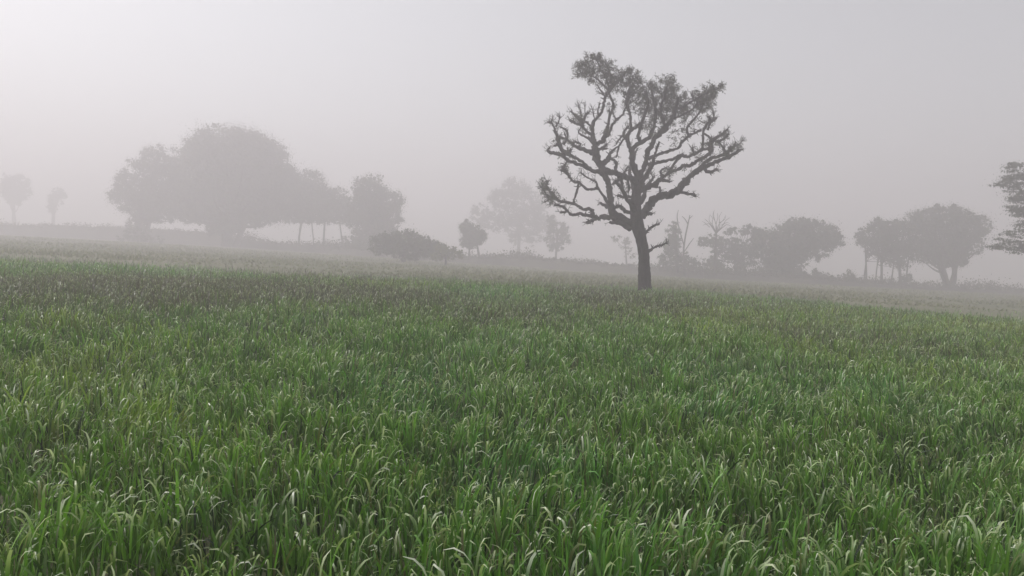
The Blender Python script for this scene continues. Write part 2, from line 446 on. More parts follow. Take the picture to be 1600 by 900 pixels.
# ------------------------------------------------------------------ the big half-bare tree
TD = 36.0
PXM = TD / F0                      # metres per reference pixel at the tree
TRUNK = [(1008.5, 470, 19), (1008, 463, 14.5), (1007.5, 453, 12), (1007, 435, 10.4), (1006.5, 415, 9.4), (1005.5, 395, 8.9), (1002, 375, 9.2), (997, 356, 10.4),
         (994, 336, 10), (993, 316, 8.6), (995, 300, 7.4), (998, 286, 6.6), (999.5, 275, 6)]
LIMBS = [
 # left side, first the large ones
 [(992, 354, 7), (975, 344, 7), (961, 336, 6.8), (955, 325, 6), (953, 310, 5.4), (952, 295, 5), (949, 282, 4.6), (944, 270, 5.8), (938, 258, 6), (933, 248, 6.5),
  (930, 237, 6), (929, 227, 5.2), (927, 217, 4.3), (926, 207, 3.4), (926, 198, 3), (929, 188, 2.6), (937, 180, 2.4), (942, 170, 2.3), (944, 158, 2.3), (947, 148, 2.6), (953, 141, 3), (960, 131, 2.6), (968, 123, 2), (976, 116, 1.2)],
 [(986, 353, 5.5), (970, 344, 4.6), (955, 340, 4.5), (942, 340, 4), (930, 342, 3.5), (922, 346, 3), (916, 348, 2.4)],
 [(998, 290, 5), (990, 282, 4.4), (980, 277, 4.2), (968, 273, 4.3), (957, 269, 4.5), (945, 268, 5)],
 [(932, 340, 3.4), (922, 338, 3), (912, 335, 2.6), (904, 334, 2.5), (897, 336, 2.4), (890, 333, 2.2), (884, 327, 2.1), (877, 322, 1.9), (866, 320, 1.4)],
 [(922, 338, 3), (926, 333, 3), (922, 327, 2.9), (912, 327, 2.6), (905, 323, 2.4), (897, 319, 2.3), (888, 316, 2.3), (877, 315, 2.4), (869, 311, 2.7), (864, 304, 2.9), (859, 298, 2.6), (854, 291, 2.4), (854, 282, 1.8)],
 [(856, 293, 2.2), (848, 294, 2), (844, 291, 1.6)],
 [(884, 331, 2.3), (876, 332, 2)],
 [(868, 310, 2), (860, 311, 1.4), (850, 316, .8)],
 [(985, 358, 4.4), (968, 349, 3.6), (953, 347, 2.4)],
 [(953, 325, 3.4), (945, 321, 2.6), (938, 317, 2)],
 [(950, 318, 2.8), (942, 305, 2.1), (934, 294, 2.1), (926, 296, 2.1), (917, 295, 2), (908, 288, 2), (905, 285, 2.4), (897, 284, 2.1), (891, 278, 2.4), (886, 270, 2.7), (880, 264, 3), (883, 257, 2)],
 [(880, 265, 2.6), (877, 267, 2)],
 [(933, 293, 1.8), (932, 285, 1.6), (925, 281, 1.5), (917, 277, 1.4), (909, 271, 1.2)],
 [(904, 286, 1.9), (903, 293, 2), (898, 308, 1.6), (896, 317, 1.4)],
 [(944, 271, 5), (930, 268, 4), (918, 262, 3.2), (905, 256, 2.9), (895, 254, 2.7), (885, 250, 2.9), (880, 243, 3), (870, 240, 2.6), (860, 238, 2.3), (856, 235, 2.2), (859, 230, 1.5)],
 [(921, 264, 3), (913, 255, 2.5), (900, 247, 2.3), (890, 242, 3), (880, 236, 3.6), (874, 227, 3.2), (872, 218, 3), (870, 210, 2.6), (867, 202, 1.6), (863, 193, 1.2), (862, 187, 1)],
 [(864, 194, 1.3), (860, 192, 1.7), (856, 191, 1)],
 [(869, 198, 1.3), (873, 190, 1.2), (875, 182, .9)],
 [(872, 226, 2.6), (866, 227, 1.6)],
 [(888, 240, 3), (892, 234, 2.4), (890, 238, 1.6)],
 [(930, 241, 5), (918, 236, 3.6), (905, 232, 3), (896, 226, 2.2), (886, 218, 2.2), (879, 216, 1.9), (872, 213, 2)],
 [(886, 217, 1.7), (887, 208, 1.6), (883, 202, 1.5), (876, 199, 1.3)],
 [(904, 231, 2), (907, 225, 1.7), (900, 222, 1.5), (893, 224, 1.4)],
 [(881, 226, 1.8), (885, 218, 1.6), (882, 208, 1.2)],
 [(928, 223, 3.2), (918, 216, 2.2), (910, 211, 1.9), (904, 207, 1.6), (906, 202, 1.2)],
 [(926, 213, 2.7), (917, 205, 2.2), (911, 198, 2.6), (907, 195, 2.5), (899, 192, 2.2), (890, 188, 2.4)],
 [(911, 198, 3), (906, 188, 2.8), (900, 183, 2.1), (896, 178, 1.6), (892, 174, 1.2)],
 [(911, 192, 2.6), (914, 182, 2.4), (920, 176, 2)],
 [(910, 186, 2), (903, 184, 1.6)],
 [(926, 200, 2), (919, 193, 1.8), (912, 189, 2)],
 [(909, 181, 1), (906, 170, .8), (903, 161, .5)], [(914, 179, 1), (914, 168, .7), (912, 160, .5)],
 [(929, 186, 1.2), (927, 176, 1), (925, 168, .7)], [(936, 181, 1.6), (934, 172, 1.3), (938, 161, 1)],
 [(931, 225, 3.6), (940, 222, 3.4), (945, 214, 4), (948, 205, 3.6), (950, 196, 2.3), (952, 184, 2.1), (955, 175, 2.2), (959, 166, 2.3), (956, 156, 2), (952, 147, 1.8)],
 [(955, 176, 1.5), (950, 173, 1.2)],
 [(949, 212, 3.2), (953, 205, 2.8), (957, 196, 2.3), (963, 187, 2), (972, 180, 1.7), (976, 172, 1.5), (980, 164, 1.6)],
 [(963, 187, 1.3), (960, 181, 1)],
 [(934, 234, 2.6), (943, 230, 2.2), (948, 225, 1.8)], [(940, 233, 2.2), (949, 232, 1.8)],
 [(939, 260, 5), (947, 251, 4.6), (952, 244, 2.8), (954, 239, 2), (961, 232, 1.8), (968, 227, 1.6), (976, 215, 1.1)],
 [(951, 247, 2.4), (959, 250, 2.3), (963, 256, 2.5), (962, 267, 3), (964, 272, 3)],
 [(967, 229, 1.4), (965, 237, 1.4), (963, 246, 1.2)],
 [(972, 276, 3), (971, 290, 2.6), (974, 303, 1.6)], [(979, 278, 2.6), (983, 292, 2.2), (981, 301, 1.4)],
 [(971, 276, 2.8), (963, 284, 2.2), (957, 288, 1.8)], [(979, 277, 2), (976, 270, 2), (980, 262, 1.4)],
 [(988, 308, 2.6), (976, 307, 2.2), (965, 306, 2.4)],
 [(986, 331, 3.2), (977, 330, 3), (969, 322, 2.6), (961, 324, 2.6)],
 # right side
 [(999, 278, 5.4), (990, 262, 4.9), (987, 247, 4.2), (986, 235, 3.7), (982, 223, 3.2), (981, 213, 2.7), (984, 205, 3), (992, 200, 2.2), (1000, 192, 2)],
 [(983, 224, 2.6), (975, 213, 2), (976, 204, 2), (982, 198, 1.8)],
 [(976, 210, 1.6), (968, 217, 1.4), (963, 225, 1.2)],
 [(986, 203, 2.4), (985, 192, 2.2), (985, 180, 2.2), (981, 169, 2.6), (980, 158, 3), (982, 145, 2.4), (986, 134, 1.6)],
 [(1000, 278, 5.2), (1006, 262, 4.6), (1010, 246, 4.2), (1013, 234, 4.2), (1020, 222, 4), (1029, 210, 3.8), (1040, 200, 3.8), (1050, 186, 3.3), (1056, 170, 2.8), (1060, 152, 2)],
 [(988, 233, 3.6), (998, 225, 3.4), (1010, 219, 3), (1018, 208, 2.8), (1022, 195, 2.6), (1025, 178, 2.4), (1022, 160, 2.2), (1018, 140, 1.8)],
 [(1000, 223, 3), (998, 209, 2.7), (1002, 193, 2.5), (1008, 178, 2.6), (1012, 160, 2.4), (1008, 142, 1.8)],
 [(1035, 206, 2.6), (1038, 190, 2.4), (1032, 172, 2.2), (1038, 152, 1.8), (1042, 136, 1.2)],
 [(1010, 249, 3.2), (1030, 241, 2.5), (1045, 236, 2.3), (1058, 232, 2.3), (1066, 222, 2.2), (1078, 212, 2.1), (1087, 207, 2), (1095, 203, 2.2)],
 [(1075, 214, 2), (1074, 199, 1.8), (1085, 186, 1.7), (1092, 177, 1.4), (1099, 164, 1.2), (1106, 150, 1)],
 [(1013, 258, 3.2), (1028, 254, 2.6), (1045, 250, 2.4), (1057, 247, 2.6), (1063, 243, 3), (1075, 245, 2.4), (1085, 241, 2.3), (1097, 234, 2.3), (1110, 232, 2.3)],
 [(1063, 245, 2.4), (1054, 255, 2), (1047, 268, 1.9), (1045, 274, 1.6)],
 [(1083, 241, 1.6), (1082, 230, 1.7)],
 [(1097, 235, 2), (1099, 220, 2), (1099, 205, 2), (1106, 193, 2.2), (1113, 188, 2.6), (1120, 184, 1.6)],
 [(1110, 191, 2), (1109, 182, 1)], [(1115, 188, 1.2), (1115, 177, .6)],
 [(1106, 203, 2), (1108, 196, 1.8), (1112, 189, 1.8)],
 [(1101, 209, 1.6), (1112, 217, 1.8), (1125, 225, 1.7), (1133, 236, 1.6), (1136, 243, 1.6)],
 [(1003, 338, 6.4), (1012, 323, 6.2), (1023, 311, 6), (1036, 306, 6), (1050, 302, 6.2), (1061, 297, 6), (1066, 288, 5.8), (1075, 278, 5), (1088, 268, 4.6), (1099, 262, 4), (1112, 256, 3.2), (1125, 250, 2.9), (1138, 245, 2.9), (1148, 240, 2.7), (1157, 234, 2.2)],
 [(1090, 266, 3.4), (1104, 252, 3), (1115, 246, 2.7), (1128, 243, 2.5), (1139, 238, 2.4)],
 [(1100, 264, 3), (1110, 269, 2.8), (1120, 264, 2.2)],
 [(1060, 300, 3.2), (1072, 302, 2.3), (1084, 304, 2.6), (1086, 307, 2.6)],
 [(1042, 272, 2.4), (1055, 267, 2.4), (1067, 260, 2.6), (1080, 258, 3), (1090, 251, 2.9), (1104, 243, 3), (1111, 235, 3.3), (1112, 223, 3.6), (1120, 215, 3), (1130, 208, 2.4), (1137, 202, 1.6)],
 [(1122, 222, 2.6), (1132, 216, 2.2), (1138, 209, 1.8)],
 [(1109, 236, 3), (1108, 226, 2.6), (1113, 218, 2.2)],
 [(1138, 243, 2.6), (1140, 233, 2.4), (1148, 228, 2), (1149, 221, 1.4)], [(1146, 231, 1.4), (1155, 225, 1), (1161, 219, .6)],
 [(1143, 236, 2), (1141, 228, 1.4)], [(1136, 246, 2.4), (1133, 238, 2.2), (1131, 230, 1.8)],
 [(999, 299, 4.4), (1011, 294, 4.6), (1022, 288, 4.6), (1029, 281, 3.6), (1038, 282, 2.6), (1047, 284, 1.6)],
 [(1027, 286, 3), (1034, 277, 2.6), (1044, 271, 2.4)],
 [(1036, 276, 2.4), (1032, 268, 1.8), (1040, 262, 1.5)],
 [(1020, 282, 1.2), (1019, 274, 1), (1013, 266, .8)], [(1030, 292, 2), (1032, 300, 1.8)],
 [(1006, 290, 2.4), (1005, 284, 2)],
 [(1006, 367, 2.6), (1014, 358, 2), (1022, 353, 2), (1030, 350, 1.6)],
 [(1012, 394, 2.8), (1020, 388, 2), (1027, 385, 1.8), (1035, 383, 1.6), (1043, 378, 1)],
 [(1004, 330, 4), (1012, 332, 3.4), (1018, 335, 2.6)],
 # twigs reaching into the leafy top
 [(952, 142, 2.4), (945, 135, 2), (938, 128, 1.6), (928, 120, 1.3), (915, 112, .9), (906, 104, .6)],
 [(953, 139, 2.2), (948, 124, 1.8), (940, 110, 1.4), (934, 98, 1), (930, 88, .6)],
 [(956, 136, 2), (955, 122, 1.6), (949, 106, 1.1), (942, 92, .6)],
 [(944, 146, 1.6), (938, 141, 1.3), (934, 134, 1)], [(946, 150, 1.4), (938, 146, 1)],
 [(968, 123, 1.6), (976, 130, 1.4), (986, 128, 1.1), (990, 120, .7)],
 [(1060, 170, 1.8), (1072, 164, 1.6), (1085, 156, 1.4), (1098, 149, 1.2), (1112, 142, 1), (1125, 136, .6)],
 [(1050, 186, 1.8), (1066, 180, 1.5), (1080, 172, 1.3), (1090, 162, 1)],
 [(1083, 155, 1.2), (1081, 148, 1.2), (1082, 142, .8)],
 [(1018, 142, 1.4), (1016, 133, 1.2), (1019, 129, .7)],
]
# limbs that run towards and away from the viewer: start on the trunk, end point and depth in metres
DEPTH_LIMBS = [([(995, 312, 5), (990, 292, 4), (984, 270, 3), (990, 248, 2.2), (996, 232, 1.4)], 3.6),
               ([(997, 300, 5), (1006, 280, 4), (1018, 262, 3), (1024, 240, 2), (1030, 222, 1.4)], -3.8),
               ([(994, 326, 5), (1006, 308, 4), (1010, 292, 3), (1022, 276, 2)], 3.4),
               ([(994, 330, 5), (980, 312, 3.8), (972, 296, 2.8), (962, 282, 1.8)], -3.2)]

def build_main_tree():
    rng = np.random.default_rng(21)
    base = ground_at(1008, TD)
    root = thing('half_bare_tree', 'large dark half-bare tree with knotty spreading limbs standing alone at the edge of the wheat', 'tree', base)
    B = np.array(base)
    known = []                 # (px, py, depth, owner)
    def to3d(P, dep):
        return np.array([np.array(at(p[0], p[1], TD + d)) for p, d in zip(P, dep)]) - B
    def mk(P, dep, name, parent, sides, k):
        P = np.asarray(P, float)
        S = catmull(np.column_stack([P, dep]), k)
        r = np.clip(S[:, 2], 0.25, None) * PXM * 0.97
        # knots and burrs
        r = r * (1 + rng.normal(size=len(r)) * 0.10)
        pts = to3d(S[:, :2], S[:, 3])
        pts[1:-1] += rng.normal(size=(len(pts) - 2, 3)) * (r[1:-1, None] * 0.22)
        v, q = tube(pts, r, sides, rng, 0.06)
        o = link(name, mesh_np(name, v, q, M_BARK), parent)
        for s in S:
            known.append((s[0], s[1], s[3], o, name))
        return o, S
    trunk_dep = np.array([0.0] * len(TRUNK))
    P = np.array(TRUNK)
    S = catmull(np.column_stack([P, trunk_dep]), 5)
    r = S[:, 2] * PXM * 0.95
    h = np.linspace(0, 1, len(S))
    pts = to3d(S[:, :2], S[:, 3])
    v, q = tube(pts, r * (1 + rng.normal(size=len(r)) * 0.02), 20, rng, 0.035)
    tr = link('trunk', mesh_np('trunk', v, q, M_BARK), root)
    for s in S:
        known.append((s[0], s[1], s[3], tr, 'trunk'))
    items = [(l, None) for l in LIMBS] + [(l, d) for l, d in DEPTH_LIMBS]
    tips = []
    spurs = {}
    for l, dd in items:
        x0, y0 = l[0][0], l[0][1]
        kd = np.array([(a[0] - x0) ** 2 + (a[1] - y0) ** 2 for a in known])
        j = int(kd.argmin())
        own, nm, dep0 = known[j][3], known[j][4], known[j][2]
        seglen = np.cumsum([0] + [math.dist(l[i][:2], l[i + 1][:2]) for i in range(len(l) - 1)])
        if dd is None:
            tot = seglen[-1] * PXM
            end = dep0 + rng.choice([-1, 1]) * rng.uniform(0.25, 0.6) * tot
            end = float(np.clip(end, -3.6, 3.6))
        else:
            end = dep0 + dd
        t = seglen / seglen[-1]
        dep = dep0 + (end - dep0) * t
        if nm == 'trunk':
            name, par = 'limb', root
        elif nm == 'limb':
            name, par = 'branch', own
        else:
            name, par = 'branch', own.parent
        big = l[0][2] > 3.5
        o, S = mk([p[:3] for p in l], dep, name, par, 10 if big else 7, 4)
        tips.append((S, o, name))
        # short knotty spurs
        for _ in range(int(seglen[-1] / 7)):
            k = rng.integers(1, len(S))
            a = rng.uniform(0, 2 * math.pi)
            ln = rng.uniform(2.0, 7.5)
            s0 = S[k]
            e = (s0[0] + math.cos(a) * ln, s0[1] + math.sin(a) * ln - 1.5)
            r0 = min(s0[2] * 0.6, 1.3)
            pp = to3d([(s0[0], s0[1]), ((s0[0] + e[0]) / 2 + rng.normal() * .6, (s0[1] + e[1]) / 2 + rng.normal() * .6), e],
                      [s0[3], s0[3] + rng.normal() * .06, s0[3] + rng.normal() * .15])
            lim = o if name == 'limb' else o.parent
            spurs.setdefault(lim.name, (lim, []))[1].append(tube(pp, np.array([r0, r0 * .7, r0 * .35]) * PXM, 5, rng))
    for lim, parts in spurs.values():
        v, q = join(parts)
        par = lim if lim.name.startswith('limb') else root
        o = link('twigs', mesh_np('twigs', v, q, M_BARK), par)
        o['kind'] = 'stuff'
    # sprays of fine twigs along the outer half of every limb
    fine = []
    for S, o, name in tips:
        L_ = len(S)
        if S[-1][2] > 3.2:
            continue
        for k in range(L_ // 3, L_):
            for _ in range(rng.poisson(0.9 if k < L_ - 3 else 1.8)):
                s0 = S[k]
                g_ = S[min(k + 1, L_ - 1)][:2] - S[max(k - 1, 0)][:2]
                g_ = g_ / (np.linalg.norm(g_) + 1e-6)
                a = rng.normal() * .9
                dv = np.array([g_[0] * math.cos(a) - g_[1] * math.sin(a), g_[0] * math.sin(a) + g_[1] * math.cos(a) - .25])
                ln = rng.uniform(3, 11)
                e = s0[:2] + dv * ln
                m = s0[:2] + dv * ln * .5 + rng.normal(size=2) * 1.1
                z = s0[3] + rng.normal() * ln * PXM * .5
                fine.append(tube(to3d([s0[:2], m, e], [s0[3], (s0[3] + z) / 2, z]), np.array([.42, .33, .2]) * PXM, 4, rng, cap=False))
                if rng.uniform() < .6:
                    f = m + np.array([dv[1], -dv[0]]) * rng.choice([-1, 1]) * ln * .4 + dv * ln * .2
                    fine.append(tube(to3d([m, (m + f) / 2 + rng.normal(size=2) * .4, f], [(s0[3] + z) / 2] * 3), np.array([.33, .27, .18]) * PXM, 4, rng, cap=False))
    v, q = join(fine)
    o = link('twigs', mesh_np('twigs', v, q, M_BARK), root)
    o['kind'] = 'stuff'
    # leafy top: drooping sprays of narrow leaflets
    leafy = [
        [(925, 98, 17, 11, 1.0), (911, 113, 9, 11, .8), (938, 106, 17, 15, 1.2), (956, 116, 15, 14, 1.0), (966, 128, 13, 12, .9), (922, 119, 14, 9, .8), (945, 128, 14, 8, .5), (930, 90, 10, 5, .4), (905, 106, 5, 6, .4)],
        [(986, 120, 12, 12, .7), (982, 140, 14, 14, 1.0), (996, 140, 10, 14, .6), (985, 158, 12, 12, .6), (1000, 128, 7, 8, .35), (985, 112, 9, 6, .3)],
        [(1005, 155, 15, 14, 1.0), (1022, 145, 15, 15, 1.2), (1042, 140, 15, 15, 1.1), (1052, 150, 12, 14, .9), (1030, 165, 22, 15, 1.4), (1050, 172, 18, 13, 1.0), (1015, 178, 15, 13, .9), (1040, 188, 18, 13, 1.0), (1038, 124, 9, 6, .35), (1052, 132, 8, 8, .4), (1020, 132, 4, 8, .3), (1025, 200, 14, 10, .4), (1062, 206, 13, 9, .25), (1008, 198, 9, 9, .3), (1067, 148, 3, 9, .2)],
        [(1106, 146, 13, 10, 1.1), (1098, 156, 14, 11, 1.0), (1084, 168, 13, 12, .8), (1070, 178, 12, 12, .7), (1100, 170, 10, 10, .5), (1118, 139, 7, 4, .35), (1125, 136, 4, 3, .2), (1080, 190, 12, 9, .3), (1110, 160, 6, 9, .4), (1068, 160, 9, 9, .5)],
        [(1112, 226, 9, 9, .28), (1138, 238, 11, 8, .3), (1106, 192, 9, 8, .22), (1130, 211, 9, 7, .22), (1150, 230, 8, 7, .2), (1082, 236, 9, 6, .15), (1045, 268, 10, 7, .25), (1072, 262, 10, 6, .15), (1060, 222, 12, 9, .22), (1100, 252, 10, 6, .15)],
        [(873, 222, 8, 9, .25), (905, 186, 10, 8, .3), (886, 242, 11, 6, .28), (948, 208, 7, 8, .22), (866, 196, 8, 7, .15), (882, 262, 6, 6, .18), (922, 208, 8, 8, .15), (955, 168, 6, 10, .15), (970, 292, 9, 9, .2), (905, 228, 10, 5, .15)],
        [(853, 288, 5, 6, .25), (846, 293, 5, 4, .2), (862, 304, 9, 8, .5), (866, 313, 13, 5, .4), (855, 302, 7, 5, .2)],
    ]
    for grp in leafy:
        vs, qs, cs = [], [], []
        tw = []
        for (cx, cy_, rx, ry, dn) in grp:
            ns = max(4, int(34 * dn))                           # sprays in this tuft
            dz = 0.75 * max(rx, ry) * PXM
            d0 = rng.normal() * 0.4
            for _ in range(ns):
                rr = rng.normal(size=3); rr /= np.linalg.norm(rr); rr *= rng.uniform(0.15, 1.35) ** 0.5
                sx, sy, sdep = cx + rr[0] * rx, cy_ + rr[1] * ry, d0 + rr[2] * dz
                dirp = np.array([rr[0] + rng.normal() * .5, rng.uniform(-1.1, 1.1)])
                ln = rng.uniform(5, 15)
                e = (sx + dirp[0] * ln * .6, sy + dirp[1] * ln * .7)
                dd = rng.normal() * .15
                mid_ = ((sx + e[0]) / 2 + rng.normal(), (sy + e[1]) / 2 - 1.5)
                pp = to3d([(sx, sy), mid_, e], [sdep, sdep + dd, sdep + 2 * dd])
                tw.append(tube(pp, np.array([.55, .45, .3]) * PXM, 4, rng, cap=False))
                nl = int(rng.uniform(14, 36))
                t = rng.uniform(0, 1, nl)[:, None]
                cc = pp[0] * (1 - t) ** 2 + 2 * pp[1] * t * (1 - t) + pp[2] * t * t
                cc = cc + rng.normal(size=(nl, 3)) * 0.06
                hangv = np.array([dirp[0] * .4, 0, -0.5])
                v, q = leaf_quads(cc, 0.095, 0.30, rng, hang=hangv)
                qs.append(q + sum(len(x) for x in vs)); vs.append(v)
                cs.append(tints(nl, (0.062, 0.064, 0.042), 0.2, rng))
        o = link('foliage', mesh_np('foliage', np.vstack(vs), np.vstack(qs), M_LEAF, np.vstack(cs), smooth=False), root)
        o['kind'] = 'stuff'
        v, q = join(tw)
        t_ = link('twigs', mesh_np('twigs', v, q, M_BARK), root)
        t_['kind'] = 'stuff'
    return root
build_main_tree()

# ------------------------------------------------------------------ trees and shrubs in the mist
def misty_tree(name, label, d, lobes, trunks, seed, leaf=0.42, dens=1.0, tint=(0.060, 0.072, 0.036), cat='tree', group=None, limbs=True, fringe=1.1, flat=1.0, squash=0.75, spread=1.0):
    """lobes: crown masses (cx, cy, rx, ry[, depth offset m]) ; trunks: (foot column, r_foot px, top x, top y, r_top px)"""
    rng = np.random.default_rng(seed)
    k = d / F0
    base = ground_at(trunks[0][0] if trunks else lobes[0][0], d)
    root = thing(name, label, cat, base, group)
    B = np.array(base)
    def w(px, py, dd=0.0):
        return np.array(at(px, py, d + dd)) - B
    tops = []
    for (fx, fr, tx, ty, tr_) in trunks:
        f = np.array(ground_at(fx, d)) - B
        f[2] -= 0.15
        t = w(tx, ty)
        m1 = f * .65 + t * .35 + rng.normal(size=3) * np.array([.25, .25, 0]) * fr * k
        m2 = f * .3 + t * .7 + rng.normal(size=3) * np.array([.4, .4, 0]) * fr * k
        pts = catmull(np.array([f, m1, m2, t]), 4)
        h = np.linspace(0, 1, len(pts))
        r = (fr * (1 - h) + tr_ * h + fr * .35 * np.exp(-h * 14)) * k
        v, q = tube(pts, r * (1 + rng.normal(size=len(r)) * .06), 8, rng, .06)
        link('trunk', mesh_np('trunk', v, q, M_FARBARK), root)
        tops.append((pts, tr_ * k))
    lb = []
    vs, qs, cs = [], [], []
    off = 0
    for L in lobes:
        cx, cy_, rx, ry = L[:4]
        dd = L[4] if len(L) > 4 else rng.normal() * 0.15 * rx * k
        c = w(cx, cy_, dd)
        R = np.array([rx * k, min(rx, 1.2 * ry + .3 * rx) * k * flat, ry * k])
        nsub = max(8, int(24 * dens * (R[0] * R[2]) ** 0.55))
        for _ in range(nsub):
            u = rng.normal(size=3); u /= np.linalg.norm(u)
            rr = rng.uniform(0.05, 1) ** 0.4
            sc = c + u * R * rr * 0.92
            sr = rng.uniform(0.45, 1.0) * min(1.5, max(0.35, 0.32 * min(R[0], R[2])))
            nl = int(rng.uniform(16, 28) * (0.45 if rr < .6 else 1.0) * min(2.2, max(.6, (sr / leaf) ** 1.2 * .5)))
            big_leaf = leaf * (1.5 if rr < .6 else 1.0)
            p = rng.normal(size=(nl, 3))
            p /= np.linalg.norm(p, axis=1, keepdims=True)
            p *= (rng.uniform(0.1, 1.25, nl) ** 0.6)[:, None] * sr
            p[:, 2] *= squash
            p[:, 0] *= spread
            v, q = leaf_quads(sc + p, big_leaf, 0.62 / spread, rng)
            vs.append(v); qs.append(q + off); off += len(v)
            cs.append(tints(nl, np.array(tint) * (1 + rng.normal() * .16), .14, rng))
            if rr > 0.6 and fringe > 0:                      # fine outer sprays thinning out into the air
                nf = int(nl * fringe * 1.8)
                p = rng.normal(size=(nf, 3)) * sr * np.array([0.85 * spread, 0.85, 0.85 * squash / .75])
                v, q = leaf_quads(sc + p + u * R * .03, leaf * .36, 0.6, rng)
                vs.append(v); qs.append(q + off); off += len(v)
                cs.append(tints(nf, np.array(tint), .14, rng))
            if limbs and tops and rng.uniform() < 0.10:
                pts, tr_ = tops[rng.integers(len(tops))]
                s = pts[rng.integers(len(pts) // 2, len(pts))]
                m = s * .5 + sc * .5 + np.array([0, 0, -.12 * np.linalg.norm(sc - s)]) + rng.normal(size=3) * .2
                lp = catmull(np.array([s, m, sc]), 4)
                lb.append(tube(lp, np.linspace(tr_ * .6, .03, len(lp)), 5, rng))
    if lobes:
        o = link('crown', mesh_np('crown', np.vstack(vs), np.vstack(qs), M_LEAF, np.vstack(cs), smooth=False), root)
    if lb:
        v, q = join(lb)
        link('limbs', mesh_np('limbs', v, q, M_FARBARK), root)
    return root

G = 'trees in the mist beyond the field'
misty_tree('round_tree', 'faint round-topped tree at the far left edge of the misty row', 235,
           [(24, 284, 22, 14), (14, 298, 14, 16), (36, 300, 13, 14), (22, 314, 10, 10)], [(22, 3.2, 22, 306, 1.6)], 31, leaf=.6, group=G)
misty_tree('small_tree', 'faint small tree with a narrow top, second from the left edge', 235,
           [(90, 302, 11, 9), (86, 312, 13, 11), (82, 324, 8, 11), (97, 306, 8, 5)], [(81, 3, 84, 318, 1.6)], 32, leaf=.5, group=G)
misty_tree('spreading_tree', 'pale loose-crowned tree leaning against the left side of the great dome-shaped tree', 148,
           [(250, 252, 38, 26), (218, 272, 32, 28), (200, 306, 28, 28), (232, 312, 34, 30), (262, 282, 34, 34), (192, 285, 16, 20), (226, 335, 22, 16), (270, 310, 32, 34), (214, 350, 18, 16), (250, 338, 26, 14)],
           [(214, 6.5, 222, 318, 4.5), (226, 4, 244, 310, 3)], 33, dens=1.0, group=G)
misty_tree('dome_tree', 'great dome-shaped tree, the largest crown in the mist on the left', 150,
           [(362, 262, 90, 64), (322, 270, 52, 56), (408, 272, 56, 54), (360, 232, 66, 36), (330, 240, 44, 34), (400, 246, 48, 38), (430, 290, 34, 36), (345, 318, 62, 34), (300, 314, 40, 30), (400, 320, 54, 30), (440, 306, 34, 30), (352, 344, 30, 20), (380, 300, 60, 40), (350, 358, 34, 12), (305, 338, 34, 13), (402, 344, 36, 13)],
           [(356, 9, 356, 320, 7), (368, 5, 390, 316, 4)], 34, dens=1.3, leaf=.55, group=G)
misty_tree('sloping_tree', 'broad tree whose crown slopes down right from the great dome-shaped tree', 152,
           [(478, 296, 40, 32), (512, 314, 36, 28), (460, 322, 36, 26), (500, 336, 36, 16), (540, 330, 24, 24), (450, 290, 26, 24), (436, 316, 40, 34), (485, 318, 46, 30), (520, 338, 34, 14), (474, 342, 40, 10)],
           [(466, 1.7, 472, 325, 1.4), (491, 1.0, 486, 330, .8), (505, 1.8, 508, 325, 1.4), (536, 1.2, 530, 330, 1)], 35, dens=1.3, group=G, limbs=False)
misty_tree('tall_tree', 'tall rounded tree behind the dark low thicket, left of the middle', 140,
           [(578, 296, 30, 24), (598, 318, 33, 28), (566, 326, 28, 28), (612, 340, 20, 26), (580, 350, 36, 26), (570, 376, 24, 18), (604, 372, 24, 20)],
           [(585, 8, 584, 330, 5)], 36, dens=1.5, group=G)
misty_tree('thicket', 'dark low rounded thicket in front of the tall rounded tree', 96,
           [(630, 376, 36, 20), (598, 382, 24, 18), (664, 386, 26, 17), (640, 392, 44, 16), (690, 394, 18, 10)],
           [(630, 4, 630, 384, 2)], 37, dens=2.6, cat='bush', leaf=.34, limbs=False)
misty_tree('yellowish_bush', 'small yellowish green bush at the right end of the dark low thicket', 92,
           [(694, 392, 18, 14), (712, 398, 12, 10), (684, 400, 14, 9)], [(696, 2, 696, 398, 1)], 38, cat='bush', leaf=.26, limbs=False, tint=(0.11, 0.12, 0.035))
misty_tree('flat_topped_tree', 'small flat-topped tree with a thin trunk, just left of the faint tall tree', 122,
           [(738, 364, 20, 16), (728, 356, 11, 14), (748, 370, 14, 13), (732, 378, 15, 10)], [(750, 2.2, 744, 364, 1.4), (733, 1.6, 735, 368, 1.2)], 39, leaf=.36, dens=2.2, group=G)
misty_tree('faint_tall_tree', 'tall pale loose tree left of the half-bare tree, mostly dissolved in mist', 205,
           [(802, 296, 30, 20), (822, 318, 34, 24), (786, 316, 24, 24), (842, 342, 26, 26), (800, 350, 34, 22), (752, 334, 22, 16), (770, 348, 24, 16), (820, 372, 30, 16)],
           [(811, 3, 812, 335, 1.8)], 40, leaf=.6, dens=.6, group=G)
misty_tree('shaggy_tree', 'small shaggy tree showing under the left limbs of the half-bare tree', 150,
           [(870, 356, 20, 14), (872, 372, 24, 15), (868, 386, 16, 8), (862, 344, 10, 9)], [(869, 2.2, 870, 368, 1.2)], 41, leaf=.4, dens=.9, group=G)
misty_tree('distant_shrub', 'pale twiggy shrub just left of the half-bare tree trunk', 140,
           [(975, 380, 14, 14), (985, 396, 11, 10), (962, 372, 9, 8)], [(980, 1.5, 976, 380, .8)], 42, leaf=.3, dens=.4, group=G)
misty_tree('leafy_tree', 'narrow leafy tree just right of the half-bare tree trunk', 112,
           [(1052, 360, 13, 16), (1056, 376, 12, 14), (1046, 386, 14, 14), (1060, 402, 16, 14), (1042, 404, 14, 12), (1080, 410, 14, 10)], [(1060, 2.6, 1054, 352, 1)], 43, leaf=.3, dens=1.3, group=G)
